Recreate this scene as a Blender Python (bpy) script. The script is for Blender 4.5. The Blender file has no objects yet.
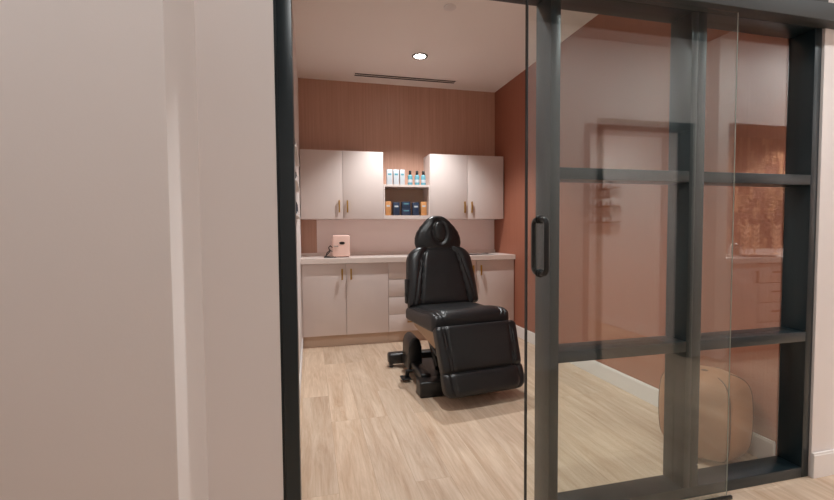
import bpy, bmesh, math, random
from mathutils import Vector, Matrix
random.seed(7)
SC = bpy.context.scene
COL = SC.collection
R = math.radians

# ------------------------------------------------------------------ materials
def srgb(r, g, b):
    f = lambda c: (c/255/12.92) if c/255 <= .04045 else ((c/255+.055)/1.055)**2.4
    return (f(r), f(g), f(b), 1)

def nn(nt, t, **k):
    n = nt.nodes.new(t)
    for a, v in k.items():
        setattr(n, a, v)
    return n

def mat(name, col, rough=.5, metal=0, noise=0, nscale=30, bump=0, bscale=200, stretch=(1, 1, 1), coat=0, spec=.5, emit=None, estr=0):
    m = bpy.data.materials.new(name); m.use_nodes = True
    nt = m.node_tree; b = nt.nodes['Principled BSDF']; L = nt.links.new
    b.inputs['Base Color'].default_value = col
    b.inputs['Roughness'].default_value = rough
    b.inputs['Metallic'].default_value = metal
    b.inputs['Specular IOR Level'].default_value = spec
    b.inputs['Coat Weight'].default_value = coat
    if emit:
        b.inputs['Emission Color'].default_value = emit
        b.inputs['Emission Strength'].default_value = estr
    tc = nn(nt, 'ShaderNodeTexCoord'); mp = nn(nt, 'ShaderNodeMapping')
    mp.inputs['Scale'].default_value = stretch
    L(tc.outputs['Object'], mp.inputs[0])
    nz = nn(nt, 'ShaderNodeTexNoise'); nz.inputs['Scale'].default_value = nscale; nz.inputs['Detail'].default_value = 5
    L(mp.outputs[0], nz.inputs['Vector'])
    mx = nn(nt, 'ShaderNodeMix', data_type='RGBA')
    mx.inputs[6].default_value = tuple(c*(1-noise) for c in col[:3])+(1,)
    mx.inputs[7].default_value = tuple(min(1, c*(1+noise)) for c in col[:3])+(1,)
    L(nz.outputs['Fac'], mx.inputs[0]); L(mx.outputs[2], b.inputs['Base Color'])
    if bump:
        n2 = nn(nt, 'ShaderNodeTexNoise'); n2.inputs['Scale'].default_value = bscale; n2.inputs['Detail'].default_value = 3
        L(mp.outputs[0], n2.inputs['Vector'])
        bp = nn(nt, 'ShaderNodeBump'); bp.inputs['Strength'].default_value = bump; bp.inputs['Distance'].default_value = .004
        L(n2.outputs['Fac'], bp.inputs['Height']); L(bp.outputs[0], b.inputs['Normal'])
    return m

def mat_floor():
    m = bpy.data.materials.new('oak_planks'); m.use_nodes = True
    nt = m.node_tree; b = nt.nodes['Principled BSDF']; L = nt.links.new
    tc = nn(nt, 'ShaderNodeTexCoord')
    mp = nn(nt, 'ShaderNodeMapping'); mp.inputs['Rotation'].default_value = (0, 0, R(90)); mp.inputs['Location'].default_value = (.3, .07, 0)
    L(tc.outputs['Object'], mp.inputs[0])
    br = nn(nt, 'ShaderNodeTexBrick'); br.offset = .37; br.offset_frequency = 3
    br.inputs['Scale'].default_value = 1; br.inputs['Brick Width'].default_value = 1.22; br.inputs['Row Height'].default_value = .18
    br.inputs['Mortar Size'].default_value = .0012; br.inputs['Mortar Smooth'].default_value = .6
    br.inputs['Color1'].default_value = (0, 0, 0, 1); br.inputs['Color2'].default_value = (1, 1, 1, 1); br.inputs['Mortar'].default_value = (.5, .5, .5, 1)
    L(mp.outputs[0], br.inputs['Vector'])
    bw = nn(nt, 'ShaderNodeRGBToBW'); L(br.outputs['Color'], bw.inputs[0])
    # grain, stretched along the planks and shifted per plank
    ad = nn(nt, 'ShaderNodeVectorMath', operation='MULTIPLY_ADD'); ad.inputs[1].default_value = (1, 1, 1)
    cx = nn(nt, 'ShaderNodeCombineXYZ'); ml = nn(nt, 'ShaderNodeMath', operation='MULTIPLY'); ml.inputs[1].default_value = 7
    L(bw.outputs[0], ml.inputs[0]); L(ml.outputs[0], cx.inputs[2]); L(ml.outputs[0], cx.inputs[0])
    L(tc.outputs['Object'], ad.inputs[0]); L(cx.outputs[0], ad.inputs[2])
    m2 = nn(nt, 'ShaderNodeMapping'); m2.inputs['Scale'].default_value = (11, 1.1, 1); L(ad.outputs[0], m2.inputs[0])
    n1 = nn(nt, 'ShaderNodeTexNoise'); n1.inputs['Scale'].default_value = 1.6; n1.inputs['Detail'].default_value = 9; n1.inputs['Roughness'].default_value = .68; n1.inputs['Distortion'].default_value = .6
    L(m2.outputs[0], n1.inputs['Vector'])
    m3 = nn(nt, 'ShaderNodeMapping'); m3.inputs['Scale'].default_value = (60, 3.2, 1); L(ad.outputs[0], m3.inputs[0])
    n2 = nn(nt, 'ShaderNodeTexNoise'); n2.inputs['Scale'].default_value = 2; n2.inputs['Detail'].default_value = 6
    L(m3.outputs[0], n2.inputs['Vector'])
    cr = nn(nt, 'ShaderNodeValToRGB'); e = cr.color_ramp.elements
    e[0].position = .28; e[0].color = srgb(186, 156, 130)
    e[1].position = .72; e[1].color = srgb(224, 203, 182)
    L(n1.outputs['Fac'], cr.inputs[0])
    mx = nn(nt, 'ShaderNodeMix', data_type='RGBA', blend_type='MULTIPLY'); mx.inputs[0].default_value = 1
    c2 = nn(nt, 'ShaderNodeValToRGB'); e = c2.color_ramp.elements
    e[0].position = .3; e[0].color = (.90, .885, .87, 1); e[1].position = .62; e[1].color = (1, 1, 1, 1)
    L(n2.outputs['Fac'], c2.inputs[0]); L(cr.outputs[0], mx.inputs[6]); L(c2.outputs[0], mx.inputs[7])
    m4 = nn(nt, 'ShaderNodeMix', data_type='RGBA', blend_type='MULTIPLY'); m4.inputs[0].default_value = 1
    c3 = nn(nt, 'ShaderNodeValToRGB'); e = c3.color_ramp.elements
    e[0].position = 0; e[0].color = (.9, .9, .9, 1); e[1].position = 1; e[1].color = (1.03, 1.02, 1.0, 1)
    L(bw.outputs[0], c3.inputs[0]); L(mx.outputs[2], m4.inputs[6]); L(c3.outputs[0], m4.inputs[7])
    m5 = nn(nt, 'ShaderNodeMix', data_type='RGBA'); m5.inputs[7].default_value = srgb(150, 120, 95)
    mm = nn(nt, 'ShaderNodeMath', operation='MULTIPLY'); mm.inputs[1].default_value = .55
    L(br.outputs['Fac'], mm.inputs[0]); L(mm.outputs[0], m5.inputs[0]); L(m4.outputs[2], m5.inputs[6])
    L(m5.outputs[2], b.inputs['Base Color'])
    b.inputs['Roughness'].default_value = .5; b.inputs['Specular IOR Level'].default_value = .35
    bp = nn(nt, 'ShaderNodeBump'); bp.inputs['Strength'].default_value = .15; bp.inputs['Distance'].default_value = .002
    L(n2.outputs['Fac'], bp.inputs['Height']); L(bp.outputs[0], b.inputs['Normal'])
    return m

def mat_streak(name, c1, c2, rough=.42):
    """satin wall covering with fine vertical brushing"""
    m = bpy.data.materials.new(name); m.use_nodes = True
    nt = m.node_tree; b = nt.nodes['Principled BSDF']; L = nt.links.new
    tc = nn(nt, 'ShaderNodeTexCoord'); mp = nn(nt, 'ShaderNodeMapping'); mp.inputs['Scale'].default_value = (1, 1, .02)
    L(tc.outputs['Object'], mp.inputs[0])
    n = nn(nt, 'ShaderNodeTexNoise'); n.inputs['Scale'].default_value = 55; n.inputs['Detail'].default_value = 6; n.inputs['Roughness'].default_value = .7
    L(mp.outputs[0], n.inputs['Vector'])
    cr = nn(nt, 'ShaderNodeValToRGB'); e = cr.color_ramp.elements
    e[0].position = .3; e[0].color = c1; e[1].position = .7; e[1].color = c2
    L(n.outputs['Fac'], cr.inputs[0]); L(cr.outputs[0], b.inputs['Base Color'])
    b.inputs['Roughness'].default_value = rough
    bp = nn(nt, 'ShaderNodeBump'); bp.inputs['Strength'].default_value = .35; bp.inputs['Distance'].default_value = .003
    L(n.outputs['Fac'], bp.inputs['Height']); L(bp.outputs[0], b.inputs['Normal'])
    return m

def mat_tile():
    m = bpy.data.materials.new('copper_tile'); m.use_nodes = True
    nt = m.node_tree; b = nt.nodes['Principled BSDF']; L = nt.links.new
    tc = nn(nt, 'ShaderNodeTexCoord')
    sp = nn(nt, 'ShaderNodeSeparateXYZ'); L(tc.outputs['Object'], sp.inputs[0])
    cb = nn(nt, 'ShaderNodeCombineXYZ'); L(sp.outputs[2], cb.inputs[0]); L(sp.outputs[0], cb.inputs[1])
    br = nn(nt, 'ShaderNodeTexBrick'); br.offset = .5
    br.inputs['Scale'].default_value = 1; br.inputs['Brick Width'].default_value = .13; br.inputs['Row Height'].default_value = .05
    br.inputs['Mortar Size'].default_value = .003; br.inputs['Bias'].default_value = -.35
    br.inputs['Color1'].default_value = srgb(96, 48, 28); br.inputs['Color2'].default_value = srgb(255, 190, 140); br.inputs['Mortar'].default_value = srgb(96, 56, 40)  # strong dark-to-bright tile colours help paint in the glints
    L(cb.outputs[0], br.inputs['Vector']); L(br.outputs['Color'], b.inputs['Base Color'])
    b.inputs['Roughness'].default_value = .28; b.inputs['Metallic'].default_value = .45
    n = nn(nt, 'ShaderNodeTexNoise'); n.inputs['Scale'].default_value = 30; n.inputs['Detail'].default_value = 3
    L(tc.outputs['Object'], n.inputs['Vector'])
    bp = nn(nt, 'ShaderNodeBump'); bp.inputs['Strength'].default_value = 1; bp.inputs['Distance'].default_value = .05
    L(n.outputs['Fac'], bp.inputs['Height']); L(bp.outputs[0], b.inputs['Normal'])
    return m

def mat_glass(name='clear_glass', tint=(.965, .985, .975, 1), rough=0):
    """thin sheet: straight-through transmission with the true dielectric reflection on each face"""
    m = bpy.data.materials.new(name); m.use_nodes = True
    nt = m.node_tree; nt.nodes.clear(); L = nt.links.new
    out = nn(nt, 'ShaderNodeOutputMaterial'); mix = nn(nt, 'ShaderNodeMixShader')
    tr = nn(nt, 'ShaderNodeBsdfTransparent'); tr.inputs[0].default_value = tint
    gl = nn(nt, 'ShaderNodeBsdfGlossy'); gl.inputs['Roughness'].default_value = rough; gl.inputs[0].default_value = (1, 1, 1, 1)
    fr = nn(nt, 'ShaderNodeFresnel'); ge = nn(nt, 'ShaderNodeNewGeometry')
    mr = nn(nt, 'ShaderNodeMapRange'); mr.inputs['To Min'].default_value = 1.48; mr.inputs['To Max'].default_value = 1/1.48
    L(ge.outputs['Backfacing'], mr.inputs['Value']); L(mr.outputs[0], fr.inputs['IOR'])
    L(fr.outputs[0], mix.inputs[0]); L(tr.outputs[0], mix.inputs[1]); L(gl.outputs[0], mix.inputs[2]); L(mix.outputs[0], out.inputs[0])
    return m

M = dict(
    white=mat('white_paint', srgb(225, 217, 214), .6, noise=.015, nscale=3, bump=.04, bscale=120),
    ceil=mat('ceiling_paint', srgb(246, 240, 236), .75, noise=.01, nscale=3),
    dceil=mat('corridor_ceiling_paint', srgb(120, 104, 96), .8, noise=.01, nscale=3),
    terra=mat_streak('terracotta_wall', srgb(146, 88, 67), srgb(156, 96, 74), .6),
    clay=mat_streak('brushed_clay_wall', srgb(184, 142, 122), srgb(202, 160, 141), .34),
    frame=mat('dark_anodised_frame', srgb(17, 30, 35), .34, .0, noise=.08, nscale=6, spec=.5),
    rail=mat('dark_rail', srgb(44, 46, 46), .5, .0, noise=.05, nscale=10),
    black=mat('black_metal', (.012, .012, .012, 1), .28, .3),
    leather=mat('black_leather', srgb(24, 24, 26), .33, noise=.15, nscale=18, bump=.22, bscale=380, spec=.5),
    plastic=mat('black_plastic', srgb(22, 22, 23), .35, noise=.05, nscale=20),
    steel=mat('dark_steel', srgb(60, 60, 62), .35, .8, noise=.1, nscale=20),
    board=mat('tan_board', srgb(170, 140, 112), .5, noise=.1, nscale=20),
    cab=mat('cabinet_laminate', srgb(218, 204, 199), .38, noise=.02, nscale=4, stretch=(3, 3, .3)),
    kick=mat('toe_kick', srgb(196, 170, 150), .5, noise=.03, nscale=6),
    quartz=mat('quartz', srgb(238, 226, 220), .25, noise=.03, nscale=12),
    splash=mat('backsplash', srgb(236, 220, 215), .3, noise=.03, nscale=2),
    brass=mat('brass', srgb(176, 134, 58), .35, .6, noise=.05),
    copperp=mat('copper_handle', srgb(128, 80, 44), .4, .4, noise=.05),
    base=mat('baseboard_paint', srgb(230, 225, 223), .45, noise=.01),
    pouf=mat('tan_leather', srgb(160, 112, 82), .55, noise=.12, nscale=7, bump=.15, bscale=160),
    seam=mat('dark_tan_piping', srgb(88, 56, 40), .5, noise=.1),
    pink=mat('pink_enamel', srgb(238, 202, 190), .35, noise=.01),
    dark=mat('near_black', (.01, .01, .01, 1), .5),
    slot=mat('vent_slot', srgb(60, 52, 48), .7),
    chrome=mat('chrome', (.75, .72, .7, 1), .12, 1),
    navy=mat('navy_card', srgb(38, 52, 76), .5, noise=.1, nscale=60),
    orange=mat('orange_card', srgb(200, 142, 90), .5, noise=.05, nscale=60),
    paper=mat('white_card', srgb(190, 196, 202), .5, noise=.03, nscale=40),
    aqua=mat('aqua_plastic', srgb(104, 158, 172), .25, noise=.05, nscale=40),
    leaf=mat('pale_ceramic', srgb(216, 168, 136), .35, noise=.05),
    edge=mat('glass_edge', srgb(176, 180, 170), .3),
    soffit_shade=mat('soffit_shade_brown', srgb(62, 38, 28), .6, noise=.2, nscale=20, stretch=(.1, 1, 1)),  # shade of the niche soffit as a dark colour
    lens=mat('lamp_lens', (1, 1, 1, 1), .3, emit=(1, .9, .82, 1), estr=14),
    floor=mat_floor(), tile=mat_tile(), glass=mat_glass(),
)

# ------------------------------------------------------------------ helpers
def link(name, bm, m, parent=None, smooth=False, loc=(0, 0, 0)):
    me = bpy.data.meshes.new(name)
    bmesh.ops.recalc_face_normals(bm, faces=bm.faces)
    bm.to_mesh(me); bm.free()
    for x in (m if isinstance(m, (list, tuple)) else [m]):
        me.materials.append(M[x])
    if smooth:
        me.shade_smooth()
        try:
            me.set_sharp_from_angle(angle=R(40))
        except Exception:
            pass
    o = bpy.data.objects.new(name, me); COL.objects.link(o)
    o.location = loc
    if parent:
        o.parent = parent
    return o

def bx(bm, x0, x1, y0, y1, z0, z1, bev=0, seg=2, mtx=None):
    t = bmesh.new()
    bmesh.ops.create_cube(t, size=1)
    for v in t.verts:
        v.co = Vector(((x0+x1)/2+v.co.x*(x1-x0), (y0+y1)/2+v.co.y*(y1-y0), (z0+z1)/2+v.co.z*(z1-z0)))
    if bev:
        bmesh.ops.bevel(t, geom=t.edges[:], offset=bev, segments=seg, profile=.5, affect='EDGES')
    if mtx:
        t.transform(mtx)
    me = bpy.data.meshes.new('tmp'); t.to_mesh(me); t.free(); bm.from_mesh(me); bpy.data.meshes.remove(me)

def box(name, m, dims, parent=None, bev=0, seg=2, mtx=None):
    bm = bmesh.new(); bx(bm, *dims, bev=bev, seg=seg, mtx=mtx)
    return link(name, bm, m, parent, smooth=bev > 0)

def tube(bm, pts, r, n=12, closed=False):
    pts = [Vector(p) for p in pts]; rings = []
    N = len(pts); ref = None
    for i, p in enumerate(pts):
        a = pts[(i-1) % N] if (closed or i) else p
        c = pts[(i+1) % N] if (closed or i < N-1) else p
        t = (c-a).normalized()
        if ref is None:
            ref = t.orthogonal().normalized()
        ref = (ref-t*ref.dot(t)).normalized(); s = t.cross(ref)
        rr = r[i] if isinstance(r, (list, tuple)) else r
        rings.append([bm.verts.new(p+(ref*math.cos(k*2*math.pi/n)+s*math.sin(k*2*math.pi/n))*rr) for k in range(n)])
    for i in range(N if closed else N-1):
        A, B = rings[i], rings[(i+1) % N]
        off = 0
        if closed and i == N-1:
            off = min(range(n), key=lambda k: (A[0].co-B[k].co).length)
        for k in range(n):
            bm.faces.new((A[k], A[(k+1) % n], B[(k+1+off) % n], B[(k+off) % n]))
    if not closed:
        bm.faces.new(rings[0][::-1]); bm.faces.new(rings[-1])

def lathe(bm, prof, n=24, c=(0, 0, 0), sx=1, sy=1):
    rings = []
    for r, z in prof:
        rings.append([bm.verts.new((c[0]+sx*r*math.cos(k*2*math.pi/n), c[1]+sy*r*math.sin(k*2*math.pi/n), c[2]+z)) for k in range(n)])
    for A, B in zip(rings, rings[1:]):
        for k in range(n):
            bm.faces.new((A[k], A[(k+1) % n], B[(k+1) % n], B[k]))
    bm.faces.new(rings[0][::-1]); bm.faces.new(rings[-1])

def prism(bm, pts, d, axis='x', a0=0):
    """polygon pts extruded from a0 by d; axis x: pts=(y,z); y: pts=(x,z); z: pts=(x,y)"""
    f = {'x': lambda p, a: (a, p[0], p[1]), 'y': lambda p, a: (p[0], a, p[1]), 'z': lambda p, a: (p[0], p[1], a)}[axis]
    A = [bm.verts.new(f(p, a0)) for p in pts]; B = [bm.verts.new(f(p, a0+d)) for p in pts]
    bm.faces.new(A); bm.faces.new(B[::-1])
    for i in range(len(pts)):
        bm.faces.new((A[i], B[i], B[(i+1) % len(pts)], A[(i+1) % len(pts)]))

def interp(tab, v):
    if v <= tab[0][0]: return tab[0][1]
    for (a, fa), (b, fb) in zip(tab, tab[1:]):
        if v <= b:
            t = (v-a)/(b-a); t = t*t*(3-2*t)*.35+t*.65
            return fa+(fb-fa)*t
    return tab[-1][1]

def pad(bm, org, U, V, N, W, L, Tf, Tb, p=5, h=None, n=48, cx=None, pb=None):
    """upholstered cushion: half width W(v), half length L, front bulge Tf, back bulge Tb, h(u,v) extra height"""
    org, U, V, N = Vector(org), Vector(U).normalized(), Vector(V).normalized(), Vector(N).normalized()
    pb = pb or p
    S = [math.sin(math.pi/2*(2*i/n-1)) for i in range(n+1)]
    e = lambda s, q: max(0, 1-abs(s)**q)**(1/q)
    def grid(sgn):
        G = []
        for v in S:
            row = []
            for u in S:
                f = e(u, p if sgn > 0 else pb)*e(v, p if sgn > 0 else pb)
                hh = (Tf*f + (h(u, v)*min(1, f*2.5) if h else 0)) if sgn > 0 else -Tb*f
                c = cx(v) if cx else 0
                row.append(bm.verts.new(org+U*(u*W(v)+c)+V*(v*L)+N*hh))
            G.append(row)
        for i in range(n):
            for j in range(n):
                bm.faces.new((G[i][j], G[i][j+1], G[i+1][j+1], G[i+1][j]))
    grid(1); grid(-1)
    bmesh.ops.remove_doubles(bm, verts=bm.verts, dist=.00005)

def rr(w, L, r):
    """half width function for a rectangle with rounded corners of radius r"""
    def W(v):
        d = (1-abs(v))*L
        return w if d >= r else w-r+math.sqrt(max(0, r*r-(r-d)**2))
    return W

def empty(name, loc=(0, 0, 0), rz=0, **k):
    o = bpy.data.objects.new(name, None); COL.objects.link(o)
    o.location = loc; o.rotation_euler = (0, 0, rz); o.empty_display_size = .1
    for a, v in k.items(): o[a] = v
    return o

def tag(o, label=None, category=None, group=None):
    if label: o['label'] = label
    if category: o['category'] = category
    if group: o['group'] = group
    return o

def copy_tree(o, parent=None):
    c = o.copy(); COL.objects.link(c)
    if parent: c.parent = parent
    for ch in list(o.children): copy_tree(ch, c)
    return c

def struct(name, m, *boxes, bev=0):
    bm = bmesh.new()
    for b in boxes: bx(bm, *b, bev=bev)
    o = link(name, bm, m, smooth=bev > 0); o['kind'] = 'structure'
    return o

# ------------------------------------------------------------------ room shell
CE = 2.92; CC = 2.94
XL, XR, YB = -.10, 2.27, 5.10       # treatment room inner faces
YF, YG = 1.54, 1.655                # partition front face and back face
struct('floor', 'floor', (-2.6, 7.2, -3.5, 5.3, -.08, 0))
struct('ceiling', 'ceil', (-2.6, 7.2, YF+.05, 5.3, CE, CE+.1), (1.3, 3.72, -3.5, -.36, CE, CE+.1))
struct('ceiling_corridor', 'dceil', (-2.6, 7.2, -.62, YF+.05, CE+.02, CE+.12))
struct('wall_back', 'clay', (-.25, 2.475, YB, YB+.12, 0, CE))
struct('wall_left', 'white', (-.25, XL, YG, YB, 0, CE))
struct('wall_right', 'terra', (XR, XR+.10, YG, YB, 0, CE))
struct('wall_front', 'white', (-.345, -.106, YF, YG, 0, CE), (-.106, 2.32, YF, YG, 2.20, CE), (2.325, 2.475, YF-.008, YG, 0, CE), (2.475, 5.2, YF, YG, 2.2, CE))
struct('wall_corridor_left', 'white', (-2.6, -.345, 1.224, YG, 0, CE), bev=.004)
struct('wall_corridor_end', 'white', (-2.6, -2.5, -.3, 1.224, 0, CE))
struct('wall_corridor_right', 'white', (5.2, 7.2, YF, YG, 0, CE), (7.1, 7.2, -.3, YF, 0, CE))
struct('wall_opposite', 'white', (-2.6, 2.43, -.42, -.30, 0, CE), (2.43, 3.44, -.42, -.30, 2.165, CE), (3.44, 3.60, -.42, -.30, 0, CE))
struct('wall_niche', 'white', (3.60, 3.72, -.62, .0, 0, CE), (3.72, 5.3, -.62, .0, 2.165, CE), (5.3, 7.2, -.62, .0, 0, CE))
struct('wall_niche_tile', 'tile', (3.72, 5.3, -.62, -.42, 0, 2.165))
struct('trim_niche_soffit_shade', 'soffit_shade', (3.721, 5.299, -.418, -.001, 2.150, 2.1649))  # thin dark board added, its colour stands for shade under the soffit
struct('wall_far_right', 'white', (3.66, 3.72, -3.4, -.62, 0, CE))
struct('wall_far_left', 'white', (1.3, 1.4, -3.4, -.42, 0, CE))
struct('wall_far_back', 'clay', (1.3, 3.72, -3.5, -3.4, 0, CE))
# next room beyond the pier (just its dark frame is seen)
struct('wall_next_room', 'white', (2.475, 5.2, 2.9, 3.0, 0, CE), (5.1, 5.2, YG, 2.9, 0, CE), (2.37, 2.475, YG, 3.0, 0, CE))
nf = empty('window_2', (2.48, YF, 0), kind='structure')
for nm, d in (('jamb', (0, .06, 0, .1, 0, 2.2)), ('jamb', (2.6, 2.66, 0, .1, 0, 2.2)), ('head', (.06, 2.6, 0, .1, 2.12, 2.2)), ('sill', (.06, 2.6, 0, .1, 0, .05))):
    box(nm, 'frame', d, nf)
box('pane', 'glass', (.06, 2.6, .085, .091, .05, 2.12), nf)

# baseboards with a small top lip
def baseboard(name, segs):
    bm = bmesh.new()
    for s in segs:
        x0, x1, y0, y1 = s
        bx(bm, x0, x1, y0, y1, 0, .112, bev=.002)
        ax = (x1-x0) < (y1-y0)
        if ax: bx(bm, (x0 if s[0] > 1 and x1 >= 2.2 else x0)+.003, x1-.003, y0, y1, .110, .122, bev=.002)
        else: bx(bm, x0, x1, y0+.003, y1-.003, .110, .122, bev=.002)
    o = link(name, bm, 'base'); o['kind'] = 'structure'
baseboard('baseboard_right', [(XR-.016, XR, YG, 4.53)])
baseboard('baseboard_left', [(XL, XL+.012, YG, 4.53)])
baseboard('baseboard_pier', [(2.321, 2.476, YF-.024, YF-.008)])
baseboard('baseboard_corridor_left', [(-2.5, -.345, 1.208, 1.224), (-.345, -.329, 1.208, YF), (-.329, -.11, YF-.016, YF)])
baseboard('baseboard_opposite', [(-2.5, 2.43, -.3, -.284), (3.44, 3.60, -.3, -.284), (3.60, 3.72, .0, .016)])
baseboard('baseboard_far', [(3.644, 3.66, -3.4, -.43)])

# ------------------------------------------------------------------ glazed partition
w = empty('window_1', (0, YF, 0), kind='structure')
DP = YG-YF; GY = .056
def fr(name, *b, m='frame', bev=.0015):
    bm = bmesh.new()
    for q in b: bx(bm, *q, bev=bev)
    return link(name, bm, m, w, smooth=True)
HZ = 2.12; SZ = .05
fr('jamb', (-.106, -.0975, .006, DP-.002, 0, HZ), (-.0975, -.048, 0, DP, 0, HZ))
fr('jamb', (2.277, 2.32, 0, DP, 0, HZ))
fr('stile', (.921, .963, 0, DP, 0, HZ))
fr('mullion', (1.586, 1.620, 0, DP, SZ, HZ), (1.6205, 1.664, 0, DP, SZ, HZ))
fr('head', (-.106, 2.32, 0, DP, HZ, 2.20))
fr('sill', (.963, 2.277, 0, DP, 0, SZ))
for z in (.663, 1.402):
    fr('muntin', (.963, 1.586, 0, DP, z, z+.046))
    fr('muntin', (1.664, 2.277, 0, DP, z, z+.046))
for x0, x1 in ((.963, 1.586), (1.664, 2.277)):
    for z0, z1 in ((SZ, .663), (.709, 1.402), (1.448, HZ)):
        box('pane', 'glass', (x0, x1, GY, GY+.006, z0, z1), w)

# sliding glass door on its rail
YS = 1.505
d = empty('door_1', (.802, YS, 0), kind='structure')
pg = box('glass_panel', 'glass', (0, .983, -.005, .005, .012, 2.118), d)
tag(box('edge_seal', 'dark', (-.006, 0, -.006, .006, .012, 2.118), d), 'thin black seal along the free edge of the glass')
tag(box('polished_edge', 'edge', (.983, .9842, -.0018, .0018, .012, 2.118), d), 'pale polished edge of the glass')
hx = .055
h = bmesh.new()
for sy, y in ((-1, -.048), (1, .048)):
    pts = []
    zc0, zc1 = 1.030, 1.245
    rad = .024
    for k in range(9):
        a = R(90*k/8); pts.append((hx, y*1.0-sy*-1*0 - sy*rad*(1-math.sin(a)) , zc1-rad+rad*math.cos(a)) if False else None)
    pts = [(hx, sy*.006, zc1-.004)]
    for k in range(7):
        a = R(90*k/6); pts.append((hx, sy*(.048-rad+rad*math.sin(a)), zc1-.004-rad+rad*math.cos(a)))
    for k in range(7):
        a = R(90*k/6); pts.append((hx, sy*(.048-rad+rad*math.cos(a)), zc0+.004+rad-rad*math.sin(a)))
    pts.append((hx, sy*.006, zc0+.004))
    tube(h, pts, .0105, 14)
hd = link('pull_handle', h, 'black', d, smooth=True)
for z in (1.034, 1.241):
    f = bmesh.new()
    for sy in (-1, 1):
        t = bmesh.new(); lathe(t, [(.015, 0), (.016, .003), (.013, .006)], 20)
        t.transform(Matrix.Translation((hx, sy*.005, z)) @ Matrix.Rotation(-sy*R(90), 4, 'X'))
        me = bpy.data.meshes.new('t'); t.to_mesh(me); t.free(); f.from_mesh(me); bpy.data.meshes.remove(me)
    link('handle_washer', f, 'black', hd, smooth=True)
t = empty('sliding_door_rail', (1.1, YS, 2.12)); tag(t, 'dark metal header rail running above the sliding glass door', 'door rail')
bm = bmesh.new(); bx(bm, -1.2, 1.60, -.035, .034, .0, .078, bev=.003)
link('rail_cover', bm, 'rail', t, smooth=True)
bm = bmesh.new(); bx(bm, 1.12, 1.20, .0, .034, .078, .12, bev=.003); link('wall_bracket', bm, 'rail', t, smooth=True)
t = box('floor_guide', 'black', (1.56, 1.80, YS-.018, YS-.0065, 0, .016), bev=.002)
tag(t, 'low black floor guide under the sliding glass door, beside the partition sill', 'floor guide')

# ------------------------------------------------------------------ cabinets
KY = 4.591; DY = 4.546; HT = .871
def handle(bm, x, y, z0, z1, vertical=True):
    if vertical:
        bx(bm, x-.008, x+.008, y-.030, y-.016, z0, z1, bev=.003)
        for z in (z0+.012, z1-.012): bx(bm, x-.004, x+.004, y-.02, y, z-.004, z+.004)
    else:
        bx(bm, z0, z1, y-.028, y-.018, x-.005, x+.005, bev=.002)
        for z in (z0+.012, z1-.012): bx(bm, z-.004, z+.004, y-.02, y, x-.004, x+.004)

def carcass(o, x0, x1, y0, y1, z0, z1, m='cab', th=.018, top=False, mid=None):
    bm = bmesh.new()
    bx(bm, x0, x0+th, y0, y1, z0, z1); bx(bm, x1-th, x1, y0, y1, z0, z1)
    bx(bm, x0+th, x1-th, y0, y1, z0, z0+th); bx(bm, x0+th, x1-th, y1-th, y1, z0+th, z1)
    if top: bx(bm, x0+th, x1-th, y0, y1-th, z1-th, z1)
    return link('body', bm, m, o)

def base_cab(x0, x1, label, hz=(.678, .790), drawers=False):
    o = empty('base_cabinet', ((x0+x1)/2, DY, 0)); c = (x0+x1)/2
    tag(o, label, 'cabinet', 'base cabinets under the worktop')
    s = lambda x: x-c
    bd = carcass(o, s(x0)+.001, s(x1)-.001, .02, YB-DY-.002, .12, HT-.002)
    box('toe_kick', 'kick', (s(x0)+.001, s(x1)-.001, KY-DY, KY-DY+.018, .0, .119), o)
    if drawers:
        n = 4; hh = (HT-.12)/n
        for i in range(n):
            z0 = .12+i*hh
            dr = box('drawer', 'cab', (s(x0)+.002, s(x1)-.002, 0, .018, z0+.002, z0+hh-.002), o, bev=.001)
            bm = bmesh.new(); handle(bm, z0+hh*.55, 0, -.07, .07, False); link('handle', bm, 'brass', dr, smooth=True)
    else:
        for a, b_, hx_ in ((x0, c, c-.042), (c, x1, c+.050)):
            dr = box('door', 'cab', (s(a)+.002, s(b_)-.002, 0, .018, .122, HT-.004), o, bev=.001)
            bm = bmesh.new(); handle(bm, s(hx_), 0, *((.700, .815))); link('handle', bm, 'brass', dr, smooth=True)
    return o
base_cab(-.088, .802, 'pale two-door base cabinet at the left end, under the pink mini fridge')
base_cab(.802, 1.345, 'pale four-drawer base cabinet behind the black chair', drawers=True)
base_cab(1.345, 2.262, 'pale two-door base cabinet at the right end, against the terracotta wall')
box('filler', 'cab', (-.0995, -.089, DY+.004, YB-.002, 0, HT-.002)).name = 'filler_strip'
tag(bpy.data.objects['filler_strip'], 'narrow pale filler strip between left wall and base cabinet', 'filler strip')

# worktop with the sink cut-out
SX0, SX1, SY0, SY1 = 1.78, 2.10, 4.66, 4.92
o = empty('worktop', (1.08, 4.8, HT)); tag(o, 'long white quartz worktop running along the back wall over the base cabinets', 'worktop')
bm = bmesh.new(); cx, cy = 1.08, 4.8
FY = DY-.02
for q in ((-.0995, SX0, FY, YB-.001), (SX1, XR-.001, FY, YB-.001), (SX0, SX1, FY, SY0), (SX0, SX1, SY1, YB-.001)):
    bx(bm, q[0]-cx, q[1]-cx, q[2]-cy, q[3]-cy, 0, .052)
link('slab', bm, 'quartz', o)
s = empty('sink', ((SX0+SX1)/2, (SY0+SY1)/2, .80)); tag(s, 'small steel sink set into the right end of the white worktop', 'sink')
bm = bmesh.new(); hw, hd_ = .158, .128
bx(bm, -hw, hw, -hd_, hd_, 0, .004)
for q in ((-hw, -hw+.004, -hd_, hd_), (hw-.004, hw, -hd_, hd_), (-hw, hw, -hd_, -hd_+.004), (-hw, hw, hd_-.004, hd_)):
    bx(bm, *q, .004, .122)
link('basin', bm, 'steel', s)
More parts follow.
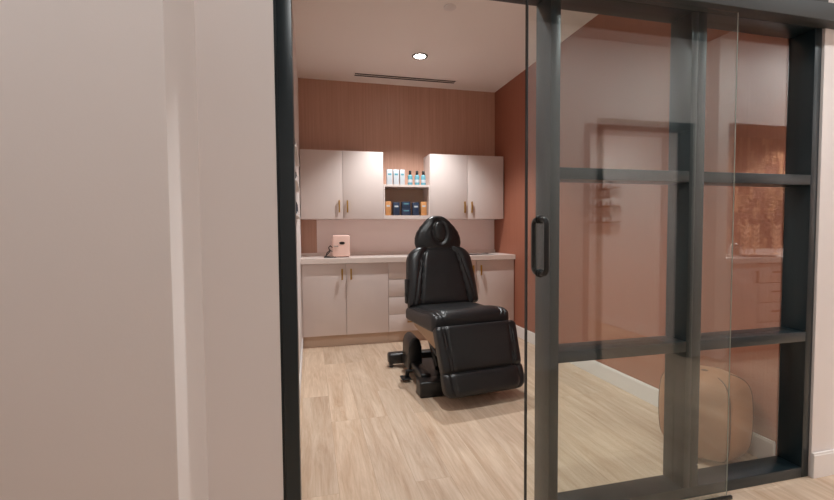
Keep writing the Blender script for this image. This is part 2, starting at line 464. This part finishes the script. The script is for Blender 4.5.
bm = bmesh.new(); lathe(bm, [(.022, .004), (.022, .007), (.012, .0065)], 20); link('drain', bm, 'dark', s, smooth=True)
t = empty('backsplash', (0, YB, 0))
box('panel', 'splash', (.075, 2.255, -.012, -.001, .960, 1.337), t)
box('lower_strip', 'quartz', (-.0995, XR-.001, -.016, -.001, .9235, .959), t)
tag(t, 'flat pale pinkish panel on the back wall between worktop and wall cabinets', 'backsplash')

UY = 4.811; UZ0, UZ1 = 1.338, 2.08
def wall_cab(x0, x1, label):
    c = (x0+x1)/2; o = empty('wall_cabinet', (c, UY, UZ0)); tag(o, label, 'cabinet', 'wall cabinets on the back wall')
    carcass(o, x0-c, x1-c, .019, YB-UY-.001, 0, UZ1-UZ0, top=True)
    for a, b_, hx_ in ((x0, c, c-.042), (c, x1, c+.046)):
        dr = box('door', 'cab', (a-c+.001, b_-c-.0015, 0, .018, .001, UZ1-UZ0-.001), o, bev=.001)
        bm = bmesh.new(); handle(bm, hx_-c, 0, .070, .202); link('handle', bm, 'brass', dr, smooth=True)
wall_cab(-.094, .805, 'pale wall cabinet above the pink mini fridge')
wall_cab(1.345, 2.255, 'pale wall cabinet beside the terracotta right wall')
o = empty('open_shelf_unit', (1.075, UY, UZ0)); tag(o, 'open pale shelf unit between the two wall cabinets, product boxes inside', 'shelf')
xa, xb = .806-1.075, 1.344-1.075
box('shelf', 'cab', (xa, xb, 0, YB-UY-.001, .362, .386), o)
box('shelf', 'cab', (xa, xb, 0, YB-UY-.001, 0, .040), o)
for q in ((xa, xa+.014), (xb-.014, xb)): box('side_panel', 'cab', (q[0], q[1], 0, YB-UY-.001, .040, .362), o)
box('back_panel', 'kick', (xa+.014, xb-.014, YB-UY-.010, YB-UY-.001, .040, .362), o)

# ------------------------------------------------------------------ products on the shelves
ST = UZ0+.3865; SB = UZ0+.0405; PY = 4.87
def px2x(px): return (px-310)*4.9/ (429.5) * 1.0
def carton(x0, x1, z0, h_, m, label, grp, band='paper', dep=.05, y=PY):
    c = (x0+x1)/2; o = empty('product_box', (c, y, z0)); tag(o, label, 'box', grp); w2 = (x1-x0)/2
    box('carton', m, (-w2, w2, -dep/2, dep/2, 0, h_), o, bev=.0015)
    bm = bmesh.new()
    bx(bm, -w2*.62, w2*.62, -dep/2-.0006, -dep/2, h_*.62, h_*.74)
    link('printed_band', bm, band, o)
X = lambda px: .805+(px-383.3)*(1.345-.805)/(430-383.3)*1.01
wl = ['tall white carton nearest the left wall cabinet, on top of the open shelf', 'middle one of the three tall white cartons on the open shelf', 'tall white carton beside the blue bottles on the open shelf']
for (a, b_), l in zip(((387.3, 392.6), (393.8, 399), (400.2, 404.8)), wl):
    carton(X(a), X(b_), ST, .172, 'paper', l, 'white cartons on the open shelf', 'aqua')
bl = ['aqua bottle with black cap standing next to the white cartons', 'middle one of the three aqua bottles with black caps', 'aqua bottle with black cap nearest the right wall cabinet']
for px, l in zip((410.6, 417.6, 424.0), bl):
    o = empty('pump_bottle', (X(px), PY, ST)); tag(o, l, 'bottle', 'aqua bottles on the open shelf')
    bm = bmesh.new(); lathe(bm, [(.024, 0), (.028, .004), (.028, .098), (.024, .112), (.013, .120), (.012, .124)], 20); link('bottle_body', bm, 'aqua', o, smooth=True)
    bm = bmesh.new(); lathe(bm, [(.0145, .120), (.016, .124), (.016, .160), (.012, .165)], 16); link('cap', bm, 'dark', o, smooth=True)
    bm = bmesh.new(); lathe(bm, [(.0284, .03), (.0286, .031), (.0286, .062), (.0284, .063)], 20); link('label_band', bm, 'paper', o, smooth=True)
carton(X(385.6), X(391.0), SB, .158, 'orange', 'orange carton at the left end of the lower shelf', 'cartons on the lower shelf', 'paper')
carton(X(421.0), X(426.6), SB, .158, 'orange', 'orange carton at the right end of the lower shelf', 'cartons on the lower shelf', 'paper')
carton(X(393.2), X(399.4), SB, .150, 'navy', 'single navy carton between left orange carton and navy stack', 'cartons on the lower shelf', 'paper')
carton(X(412.6), X(418.8), SB, .150, 'navy', 'single navy carton between navy stack and right orange carton', 'cartons on the lower shelf', 'paper')
carton(X(401.6), X(410.4), SB, .078, 'navy', 'wide navy carton at the bottom of the middle stack', 'cartons on the lower shelf', 'aqua')
carton(X(401.9), X(410.1), SB+.0785, .078, 'navy', 'wide navy carton on top of the middle stack', 'cartons on the lower shelf', 'aqua')

# mini fridge
CT = HT+.052
o = empty('mini_fridge', (.325, 4.77, CT)); tag(o, 'small pink mini fridge on the white worktop', 'mini fridge')
bm = bmesh.new(); bx(bm, -.092, .092, -.055, .11, .008, .240, bev=.026, seg=4); link('body', bm, 'pink', o, smooth=True)
bm = bmesh.new(); bx(bm, -.09, .09, -.085, -.056, .010, .238, bev=.013, seg=4); dr = link('door', bm, 'pink', o, smooth=True)
bm = bmesh.new(); lathe(bm, [(.03, 0), (.03, .004), (.026, .006)], 24, sy=.5); bm.transform(Matrix.Translation((.005, -.084, .155)) @ Matrix.Rotation(R(90), 4, 'X')); link('badge', bm, 'black', dr, smooth=True)
bm = bmesh.new(); bx(bm, -.085, -.035, -.100, -.085, .118, .128, bev=.003); link('latch', bm, 'chrome', dr, smooth=True)
for x in (-.07, .07):
    box('foot', 'dark', (x-.012, x+.012, -.05, .1, 0, .009), o)
bm = bmesh.new()
tube(bm, [(-.088, .03, .10), (-.115, .0, .125), (-.135, -.03, .105), (-.118, -.05, .07), (-.14, -.055, .045), (-.165, -.05, .02), (-.15, -.06, .006), (-.11, -.065, .006), (-.085, -.06, .006)], .0055, 8)
tube(bm, [(-.088, .05, .06), (-.12, .02, .075), (-.15, .0, .05), (-.17, -.02, .008), (-.12, -.03, .008)], .005, 8)
bx(bm, -.185, -.125, -.075, -.045, .001, .016, bev=.003)
link('power_cord', bm, 'dark', o, smooth=True)

# picture ledges on the left wall
for z, l in ((1.735, 'topmost of the three shallow white ledges on the left wall'), (1.525, 'middle one of the three shallow white ledges on the left wall'), (1.305, 'lowest of the three shallow white ledges on the left wall')):
    o = empty('wall_ledge', (XL, 3.25, z)); tag(o, l, 'wall ledge', 'ledges on the left wall')
    box('shelf_board', 'base', (0.0005, .026, -.4, .45, 0, .012), o)
    box('lip', 'base', (.022, .026, -.4, .45, .012, .024), o)
    for k, yy in enumerate((-.33, -.12, .1, .3)):
        b = empty('product_card', (XL+.011, 3.25+yy, z+.0125))
        tag(b, 'small dark product card leaning on a white wall ledge', 'product card', 'product cards on the wall ledges')
        bm = bmesh.new(); bx(bm, -.004, .004, -.05, .05, 0, .10, bev=.001, mtx=Matrix.Rotation(R(-3), 4, 'Y'))
        c_ = link('card', bm, 'navy' if k % 2 else 'dark', b)

# ------------------------------------------------------------------ ceiling fittings
def downlight(x, y, z, label, en=60, tiltd=0, vis=True, size=150, rad=.035, col=(.95, .98, .975)):
    o = empty('downlight', (x, y, z)); tag(o, label, 'ceiling light', 'recessed round downlights')
    bm = bmesh.new(); n = 32
    prof = [(.058, -.001), (.078, -.001), (.078, -.005), (.072, -.009), (.060, -.007), (.057, -.001)]
    rings = [[bm.verts.new((r*math.cos(k*2*math.pi/n), r*math.sin(k*2*math.pi/n), z_)) for k in range(n)] for r, z_ in prof]
    for A, B in zip(rings, rings[1:]):
        for k in range(n): bm.faces.new((A[k], A[(k+1) % n], B[(k+1) % n], B[k]))
    link('trim_ring', bm, 'slot' if vis else 'base', o, smooth=True)
    bm = bmesh.new(); lathe(bm, [(.057, -.001), (.057, -.005)], 32); link('lens', bm, 'lens', o)
    ld = bpy.data.lights.new('downlight_lamp', 'SPOT'); ld.energy = en; ld.spot_size = R(size); ld.spot_blend = .6; ld.shadow_soft_size = rad; ld.color = col
    lo = bpy.data.objects.new('lamp', ld); COL.objects.link(lo); lo.parent = o; lo.location = (0, 0, -.05); lo.rotation_euler = (R(-tiltd), 0, 0)
    return o
downlight(1.08, 4.21, CE, 'lit round downlight in the room ceiling, near the slot vent', 108, size=106, rad=.02)
downlight(.8, 2.15, CE, 'round downlight in the room ceiling above the glass doorway', 92, size=104)
for i, x in enumerate((-1.5, .35, 2.0, 3.3, 4.6)):  # last three: unseen lamps added and tilted to brighten opposite wall and niche
    downlight(x, (.62, .62, .85, .85, .85)[i], CC, ['round downlight at the left end of the corridor ceiling', 'round downlight in the corridor in front of the doorway', 'unseen wall-wash lamp added in the corridor in front of the glass partition', 'unseen wall-wash lamp added in the corridor beyond the white pier', 'unseen wall-wash lamp added in the corridor in front of the copper tile niche'][i], (25, 18, 34, 40, 78)[i], size=160, tiltd=(0, 0, 22, 22, 22)[i])
downlight(2.5, -1.8, CE, 'round downlight in the room across the corridor', 150)
downlight(3.83, -.2, 2.149, 'unseen lamp added in the niche soffit, nearest the white return wall', 60)  # both niche lamps are added out of view to brighten the tiles
downlight(4.98, -.2, 2.149, 'unseen lamp added in the niche soffit, farthest from the white return wall', 60)

o = empty('slot_vent', (1.08, 4.835, CE)); tag(o, 'long narrow slot air vent in the ceiling near the back wall', 'air vent')
bm = bmesh.new()
for q in ((-.585, .585, -.062, -.046), (-.585, .585, -.005, .005), (-.585, .585, .046, .062), (-.585, -.575, -.046, .046), (.575, .585, -.046, .046)):
    bx(bm, *q, -.008, -.001)
link('vent_frame', bm, 'ceil', o)
for y in (-.026, .026): box('slot', 'dark', (-.575, .575, y-.021, y+.021, -.006, -.001), o)
bm = bmesh.new(); lathe(bm, [(.05, -.001), (.05, -.006), (.044, -.010)], 28); o = link('sprinkler_cover', bm, 'base', None, smooth=True, loc=(1.075, 3.25, CE))
tag(o, 'small flat round white cover plate on the room ceiling', 'ceiling cover')

# ------------------------------------------------------------------ treatment chair
CH = empty('treatment_chair', (1.08, 3.2, 0)); tag(CH, 'black leather reclining treatment chair standing in the middle of the room', 'treatment chair')
CR = Matrix.Translation((.02, 0, 0)) @ Matrix.Rotation(R(8), 4, 'Z')
def cpart(name, bm, m, parent=CH, rot=True):
    if rot: bm.transform(CR)
    return link(name, bm, m, parent, smooth=True)
g = lambda d, s: math.exp(-(d/s)**2)
# backrest
tilt = R(17)
Vb = Vector((0, math.sin(tilt), math.cos(tilt))); Nb = Vector((0, -math.cos(tilt), math.sin(tilt)))
Lb = .252
def Wb(v):
    w = .326-.026*(v+1)/2-.010*max(0, v)
    d_ = (1-v)*Lb
    if d_ < .12: w -= .12*(1-math.sqrt(max(0, 1-((.12-d_)/.12)**2)))
    d_ = (1+v)*Lb
    if d_ < .03: w -= .03*(1-math.sqrt(max(0, 1-((.03-d_)/.03)**2)))
    return w
def hb(u, v):
    s = .70-.20*((v+1)/2)
    a = abs(u)
    r = -.017*g(a-s, .035) - .010*g(a-s-.12*(1-v)*.5-.06, .03)
    if a > s: r += .014*math.sin(min(1, (a-s)/(1-s))*math.pi)
    r -= .008*g(v-.93, .04)*(a < s)
    return r
bm = bmesh.new(); pad(bm, (.01, .285+.075, .575+Lb*math.cos(tilt)), (1, 0, 0), Vb, Nb, Wb, Lb, .055, .05, p=4.5, h=hb, n=72, cx=lambda v: .022+.010*(v+1)/2)
br_ = cpart('backrest', bm, 'leather')
bm = bmesh.new(); bx(bm, -.298, -.275, .31, .36, .60, .80, bev=.006, mtx=None)
bx(bm, -.305, -.298, .31, .34, .66, .69, bev=.002)
bx(bm, -.27, .27, .34, .37, .50, .66, bev=.008)
cpart('back_bracket', bm, 'plastic')
# headrest
t2 = R(8); Vh = Vector((0, math.sin(t2), math.cos(t2))); Nh = Vector((0, -math.cos(t2), math.sin(t2)))
tabh = [(-1, .45), (-.97, .6), (-.89, .82), (-.75, .95), (-.47, 1), (-.2, .985), (.08, .915), (.36, .77), (.64, .575), (.8, .45), (.9, .34), (.96, .24), (1, .12)]
Wh = lambda v: .218*interp(tabh, v)
def hh(u, v):
    x = u*Wh(v); y = v*.163-.018
    r = math.sqrt((x/.064)**2+(y/.096)**2)
    q = -.014*g(r-1, .16) - .006*g(min(1, math.sqrt((x/.145)**2+((y+.02)/.118)**2))-1, .07)
    return q
hc = Vector((.052, .46, 1.170))
bm = bmesh.new(); pad(bm, hc, (1, 0, 0), Vh, Nh, Wh, .163, .058, .04, p=3.2, h=hh, n=72)
hr = cpart('headrest', bm, 'leather')
bm = bmesh.new()
pad(bm, hc+Vh*.018+Nh*.050, (1, 0, 0), Vh, Nh, lambda v: .053*math.sqrt(max(0, 1-abs(v)**2.6)), .082, .020, .012, p=2.6, n=32)
tag(cpart('face_pad', bm, 'leather', hr), 'removable oval pad in the middle of the headrest')
for x in (-.055, .055):
    bm = bmesh.new(); tube(bm, [(.03+x, .455, 1.09), (.03+x, .445, .98)], .009, 10)
    cpart('headrest_post', bm, 'chrome', hr)
# seat
def hs(u, v):
    a = abs(u)
    return -.010*g(a-.78, .03) - .010*g(a-.88, .025) + .030*g(v+.72, .45)
bm = bmesh.new(); pad(bm, (0, .02, .52), (1, 0, 0), (0, 1, 0), (0, 0, 1), rr(.318, .30, .05), .30, .083, .055, p=5, h=hs, n=56)
cpart('seat', bm, 'leather')
bm = bmesh.new(); bx(bm, -.25, .25, -.22, .27, .425, .475, bev=.008)
prism(bm, [(-.20, .43), (.2, .43), (.1, .33), (-.06, .33)], .40, 'x', -.20)
cpart('seat_frame', bm, 'plastic')
bm = bmesh.new(); prism(bm, [(-.24, .466), (.25, .466), (.20, .435), (-.18, .35), (-.24, .42)], .012, 'x', -.268)
tag(cpart('side_board', bm, 'board'), 'tan board visible under the left edge of the seat')
# leg rest: main panel and lower panel
t3 = R(19)
Vl = Vector((0, -math.sin(t3), -math.cos(t3))); Nl = Vector((0, -math.cos(t3), math.sin(t3)))
l0 = Vector((0, -.295, .520))
def hl(u, v):
    a = abs(u); s = .80-.06*(v+1)/2
    return -.009*g(a-s, .02) - .008*g(a-s-.065, .018) - .006*g(v-.93, .05)
bm = bmesh.new(); pad(bm, l0+Vl*.150, (1, 0, 0), Vl, Nl, lambda v: .326-.014*(v+1)/2-(.02*max(0, -v-.86)/.14)**1, .160, .052, .055, p=6, h=hl, n=56)
cpart('leg_rest', bm, 'leather')
def hf(u, v):
    a = abs(u); r = max(a**1, 0)
    ring = max(abs(u)*1.04, (v*.80+.1) if v > 0 else -1)
    return -.010*g(ring-.86, .035)
bm = bmesh.new(); pad(bm, l0+Vl*.388, (1, 0, 0), Vl, Nl, lambda v: .319-(.07*(1-math.sqrt(max(0, 1-max(0, (v-.1)/.9)**2)))), .082, .066, .05, p=4, h=hf, n=56)
cpart('foot_panel', bm, 'leather')
bm = bmesh.new(); bx(bm, -.27, .27, .0, .045, -.40, .0, bev=.01, mtx=Matrix.Translation(l0+Vector((0, .065, -.03))) @ Matrix.Rotation(-t3, 4, 'X'))
cpart('leg_rest_frame', bm, 'plastic')
for x in (-.24, .2):
    bm = bmesh.new(); tube(bm, [(x, .02, .40), (x, -.16, .30), (x, -.29, .30)], .014, 10)
    cpart('leg_rest_arm', bm, 'steel')
# base (not rotated): local = world - (1.08, 3.2)
def cb(name, m, *bs, bev=.012):
    bm = bmesh.new()
    for b in bs: bx(bm, *b, bev=bev, seg=3)
    return link(name, bm, m, CH, smooth=True)
cb('front_crossbar', 'plastic', (-.335, .25, -.24, -.11, .0, .115))
cb('rear_crossbar', 'plastic', (-.43, .32, .50, .60, .03, .125), bev=.022)
for x in (-.42, .30): cb('rubber_foot', 'steel', (x-.0, x+.03, .515, .585, 0, .05), bev=.006)
cb('side_rail', 'plastic', (-.30, -.22, -.12, .52, .06, .135)); cb('side_rail', 'plastic', (.16, .24, -.12, .52, .06, .135))
cb('base_plate', 'plastic', (-.22, .16, -.12, .40, .03, .10), bev=.006)
cb('pedal', 'plastic', (-.395, -.32, .10, .20, .022, .034), (-.36, -.33, .14, .16, .034, .075), (-.36, -.22, .135, .165, .07, .09), bev=.004)
def fin(x0, th):
    pts = [(x0+th+.01, .07), (x0-.01, .07)]
    for a in range(180, -1, -15):
        pts.append((x0+th/2+th/2*math.cos(R(a)), .255+.075*math.sin(R(a))))
    bm = bmesh.new(); prism(bm, pts, .25, 'y', .20)
    bmesh.ops.bevel(bm, geom=[e for e in bm.edges if all(abs(v.co.y-.20) < 1e-5 for v in e.verts) or all(abs(v.co.y-.45) < 1e-5 for v in e.verts)], offset=.02, segments=4, affect='EDGES', profile=.5)
    return bm
link('side_cover', fin(-.315, .105), 'plastic', CH, smooth=True)
link('side_cover', fin(.155, .105), 'plastic', CH, smooth=True)
bm = bmesh.new()
for x in (-.16, .10):
    bx(bm, x, x+.05, -.02, .30, -.03, .03, bev=.008, mtx=Matrix.Translation((0, .0, .12)) @ Matrix.Rotation(R(38), 4, 'X') @ Matrix.Translation((0, 0, .05)))
bx(bm, -.13, .10, -.05, .10, .10, .34, bev=.02)
tube(bm, [(-.03, -.10, .13), (-.03, .16, .33)], .03, 16)
link('lift_mechanism', bm, 'plastic', CH, smooth=True)

# ------------------------------------------------------------------ leather pouf
o = empty('pouf', (2.05, 1.87, 0), R(14)); tag(o, 'tan leather pouf behind the glass partition, against the terracotta wall', 'pouf')
NS = 6; HP = .44
def prad(a, t_):
    # rounded hexagonal plan bulging at mid height
    k = (a % (2*math.pi/NS))-math.pi/NS
    r = .215*(math.cos(math.pi/NS)/math.cos(k))**.6
    body = max(0, 1-abs(2*t_-1)**7)**(1/3.4)
    r *= (.93+.07*math.sin(math.pi*t_))
    seam = -.006*math.exp(-((abs(abs(k)-math.pi/NS))/.035)**2)
    return (r+seam)*body
bm = bmesh.new(); NA = 144; NT = 44; rings = []
for j in range(NT+1):
    t_ = .5-.5*math.cos(math.pi*j/NT)
    rings.append([bm.verts.new((prad(a_, t_)*math.cos(a_), prad(a_, t_)*math.sin(a_), HP*t_)) for a_ in [2*math.pi*k/NA for k in range(NA)]])
for A, B in zip(rings, rings[1:]):
    for k in range(NA): bm.faces.new((A[k], A[(k+1) % NA], B[(k+1) % NA], B[k]))
bmesh.ops.remove_doubles(bm, verts=bm.verts, dist=.0004)
link('cover', bm, 'pouf', o, smooth=True)
for i in range(NS):
    a_ = 2*math.pi*i/NS
    pts = []
    for j in range(3, 42):
        t_ = .5-.5*math.cos(math.pi*j/44)
        r = prad(a_, t_)+.002; pts.append((r*math.cos(a_), r*math.sin(a_), HP*t_))
    bm = bmesh.new(); tube(bm, pts, .0035, 6); link('piping', bm, 'seam', o, smooth=True)
bm = bmesh.new(); lathe(bm, [(.012, HP-.004), (.018, HP), (.010, HP+.004)], 16); link('button', bm, 'seam', o, smooth=True)

# ------------------------------------------------------------------ across the corridor (seen mirrored in the glass)
o = empty('door_2', (2.43, -.30, 0), kind='structure')
box('jamb', 'frame', (0, .055, -.12, .012, 0, 2.165), o); box('jamb', 'frame', (.955, 1.01, -.12, .012, 0, 2.165), o)
box('head', 'frame', (.055, .955, -.12, .012, 2.10, 2.165), o)
for z, l in ((1.72, 'topmost wall ledge with small bottles in the room across the corridor'), (1.50, 'middle wall ledge with small bottles in the room across the corridor'), (1.30, 'lowest wall ledge with small bottles in the room across the corridor')):
    o = empty('wall_ledge', (3.66, -1.76, z)); tag(o, l, 'wall ledge', 'ledges across the corridor')
    box('shelf_board', 'copperp', (-.10, 0, -.23, .23, -.016, 0), o)
    for k, yy in enumerate((-.17, -.11, -.04, .05, .12)):
        b = empty('small_bottle', (3.61, -1.76+yy, z)); tag(b, 'small dark bottle on a wall ledge across the corridor', 'bottle', 'small bottles on the far ledges')
        bm = bmesh.new(); hh_ = .05+.03*((k*7) % 3)
        lathe(bm, [(.015, 0), (.016, .003), (.016, hh_*.7), (.007, hh_*.8), (.007, hh_)], 12); link('bottle_body', bm, 'dark' if k % 2 else 'navy', b, smooth=True)

# coffee counter in the tiled niche
NX0, NX1, NY = 3.725, 5.295, -.03
o = empty('niche_cabinet', (4.10, NY, 0)); tag(o, 'pale one-door cabinet in the copper tile niche, mirrored in the glass', 'cabinet', 'cabinets in the copper tile niche')
def ncab(o, x0, x1, drawers):
    c = (x0+x1)/2; o.location.x = c
    bm = bmesh.new(); bx(bm, x0-c, x1-c, -.385, -.02, .10, .868); link('body', bm, 'slot', o)
    box('toe_kick', 'kick', (x0-c, x1-c, -.36, -.06, 0, .10), o)
    if drawers:
        for i in range(4):
            z0 = .105+i*.19
            dr = box('drawer', 'cab', (x0-c+.004, x1-c-.004, -.019, 0, z0+.005, z0+.185), o, bev=.001)
            bm = bmesh.new()
            bx(bm, -.08, .08, .02, .03, z0+.10, z0+.118, bev=.003)
            for xx in (-.07, .07): bx(bm, xx-.004, xx+.004, 0, .02, z0+.102, z0+.11)
            link('handle', bm, 'copperp', dr, smooth=True)
    else:
        dr = box('door', 'cab', (x0-c+.004, x1-c-.004, -.019, 0, .105, .865), o, bev=.001)
        bm = bmesh.new(); bx(bm, x1-c-.050, x1-c-.032, .02, .03, .68, .80, bev=.003)
        for zz in (.69, .79): bx(bm, x1-c-.043, x1-c-.035, 0, .02, zz-.004, zz+.004)
        link('handle', bm, 'copperp', dr, smooth=True)
ncab(o, 3.726, 4.15, False)
o = empty('niche_cabinet', (4.6, NY, 0)); tag(o, 'pale four-drawer cabinet in the copper tile niche, mirrored in the glass', 'cabinet', 'cabinets in the copper tile niche')
ncab(o, 4.152, 4.62, True)
o = empty('niche_cabinet', (5.0, NY, 0)); tag(o, 'pale one-door cabinet at the far end of the copper tile niche', 'cabinet', 'cabinets in the copper tile niche')
ncab(o, 4.622, 5.294, False)
bm = bmesh.new(); bx(bm, NX0+.0005, NX1-.0005, -.418, -.01, .87, .925, bev=.002); bx(bm, NX0+.0005, NX1-.0005, -.418, -.405, .925, .985)
tag(link('niche_worktop', bm, 'quartz'), 'white worktop in the copper tile niche, mirrored in the glass', 'worktop')
o = empty('serving_tray', (4.27, -.14, .926)); tag(o, 'thin dark tray lying on the niche worktop beside the kettle', 'tray')
bm = bmesh.new(); bx(bm, -.14, .14, -.09, .09, 0, .012, bev=.003); link('tray_plate', bm, 'black', o, smooth=True)
o = empty('kettle', (4.06, -.22, .926)); tag(o, 'round shiny metal kettle standing on the niche worktop', 'kettle')
bm = bmesh.new(); lathe(bm, [(.055, 0), (.07, .01), (.072, .05), (.055, .11), (.03, .135), (.012, .14), (.012, .155), (.004, .16)], 28); link('body', bm, 'chrome', o, smooth=True)
bm = bmesh.new(); tube(bm, [(.06, 0, .04), (.10, 0, .08), (.115, 0, .12)], [.012, .009, .007], 10); link('spout', bm, 'chrome', o, smooth=True)
bm = bmesh.new(); tube(bm, [(-.05, 0, .11), (-.10, 0, .11), (-.11, 0, .06), (-.065, 0, .03)], .006, 8); link('handle', bm, 'black', o, smooth=True)
for i, (x, l) in enumerate(((4.36, 'leaf-shaped ornament nearest the kettle on the niche worktop'), (4.50, 'tall leaf-shaped ornament in the middle of the niche worktop'), (4.78, 'leaf-shaped ornament farthest from the kettle on the niche worktop'))):
    o = empty('leaf_ornament', (x, -.35, .926)); tag(o, l, 'ornament', 'leaf ornaments on the niche worktop')
    bm = bmesh.new(); tube(bm, [(0, 0, 0), (0, 0, .30)], .006, 8); lathe(bm, [(.035, 0), (.035, .008), (.008, .014)], 16); link('stem', bm, 'leaf', o, smooth=True)
    for k in range(5):
        for s_ in (-1, 1):
            bm = bmesh.new(); z = .05+k*.052
            pts = [(0, 0, z), (s_*.018, .004, z+.022), (s_*.036, .006, z+.04), (s_*.044, .004, z+.062)]
            tube(bm, pts, [.004, .013, .012, .003], 10); link('leaf', bm, 'leaf', o, smooth=True)

# ------------------------------------------------------------------ world, camera
wd = bpy.data.worlds.new('World'); SC.world = wd; wd.use_nodes = True
wd.node_tree.nodes['Background'].inputs[0].default_value = (1, .92, .88, 1)
wd.node_tree.nodes['Background'].inputs[1].default_value = .3

f, yaw, pit, rol = 433.8166, .241336577, .0436819, -.0074851
cy_, sy_, cp, sp = math.cos(yaw), math.sin(yaw), math.cos(pit), math.sin(pit)
fw = Vector((sy_*cp, cy_*cp, -sp)); r_ = Vector((cy_, -sy_, 0)); u_ = r_.cross(fw)
rr_ = r_*math.cos(rol)+u_*math.sin(rol); uu = u_*math.cos(rol)-r_*math.sin(rol)
cam = bpy.data.cameras.new('camera'); co = bpy.data.objects.new('camera', cam); COL.objects.link(co)
cam.sensor_fit = 'HORIZONTAL'; cam.sensor_width = 36; cam.lens = f*36/834; cam.clip_start = .01
Mx = Matrix((rr_, uu, -fw)).transposed().to_4x4(); Mx.translation = Vector((0, 0, 1.2)); co.matrix_world = Mx
SC.camera = co
SC.cycles.max_bounces = 10; SC.cycles.diffuse_bounces = 7; SC.cycles.transparent_max_bounces = 24; SC.cycles.glossy_bounces = 6
SC.view_settings.view_transform = 'Standard'; SC.view_settings.look = 'None'
SC.view_settings.exposure = 0.52; SC.view_settings.gamma = 1; SC.view_settings.use_curve_mapping = False
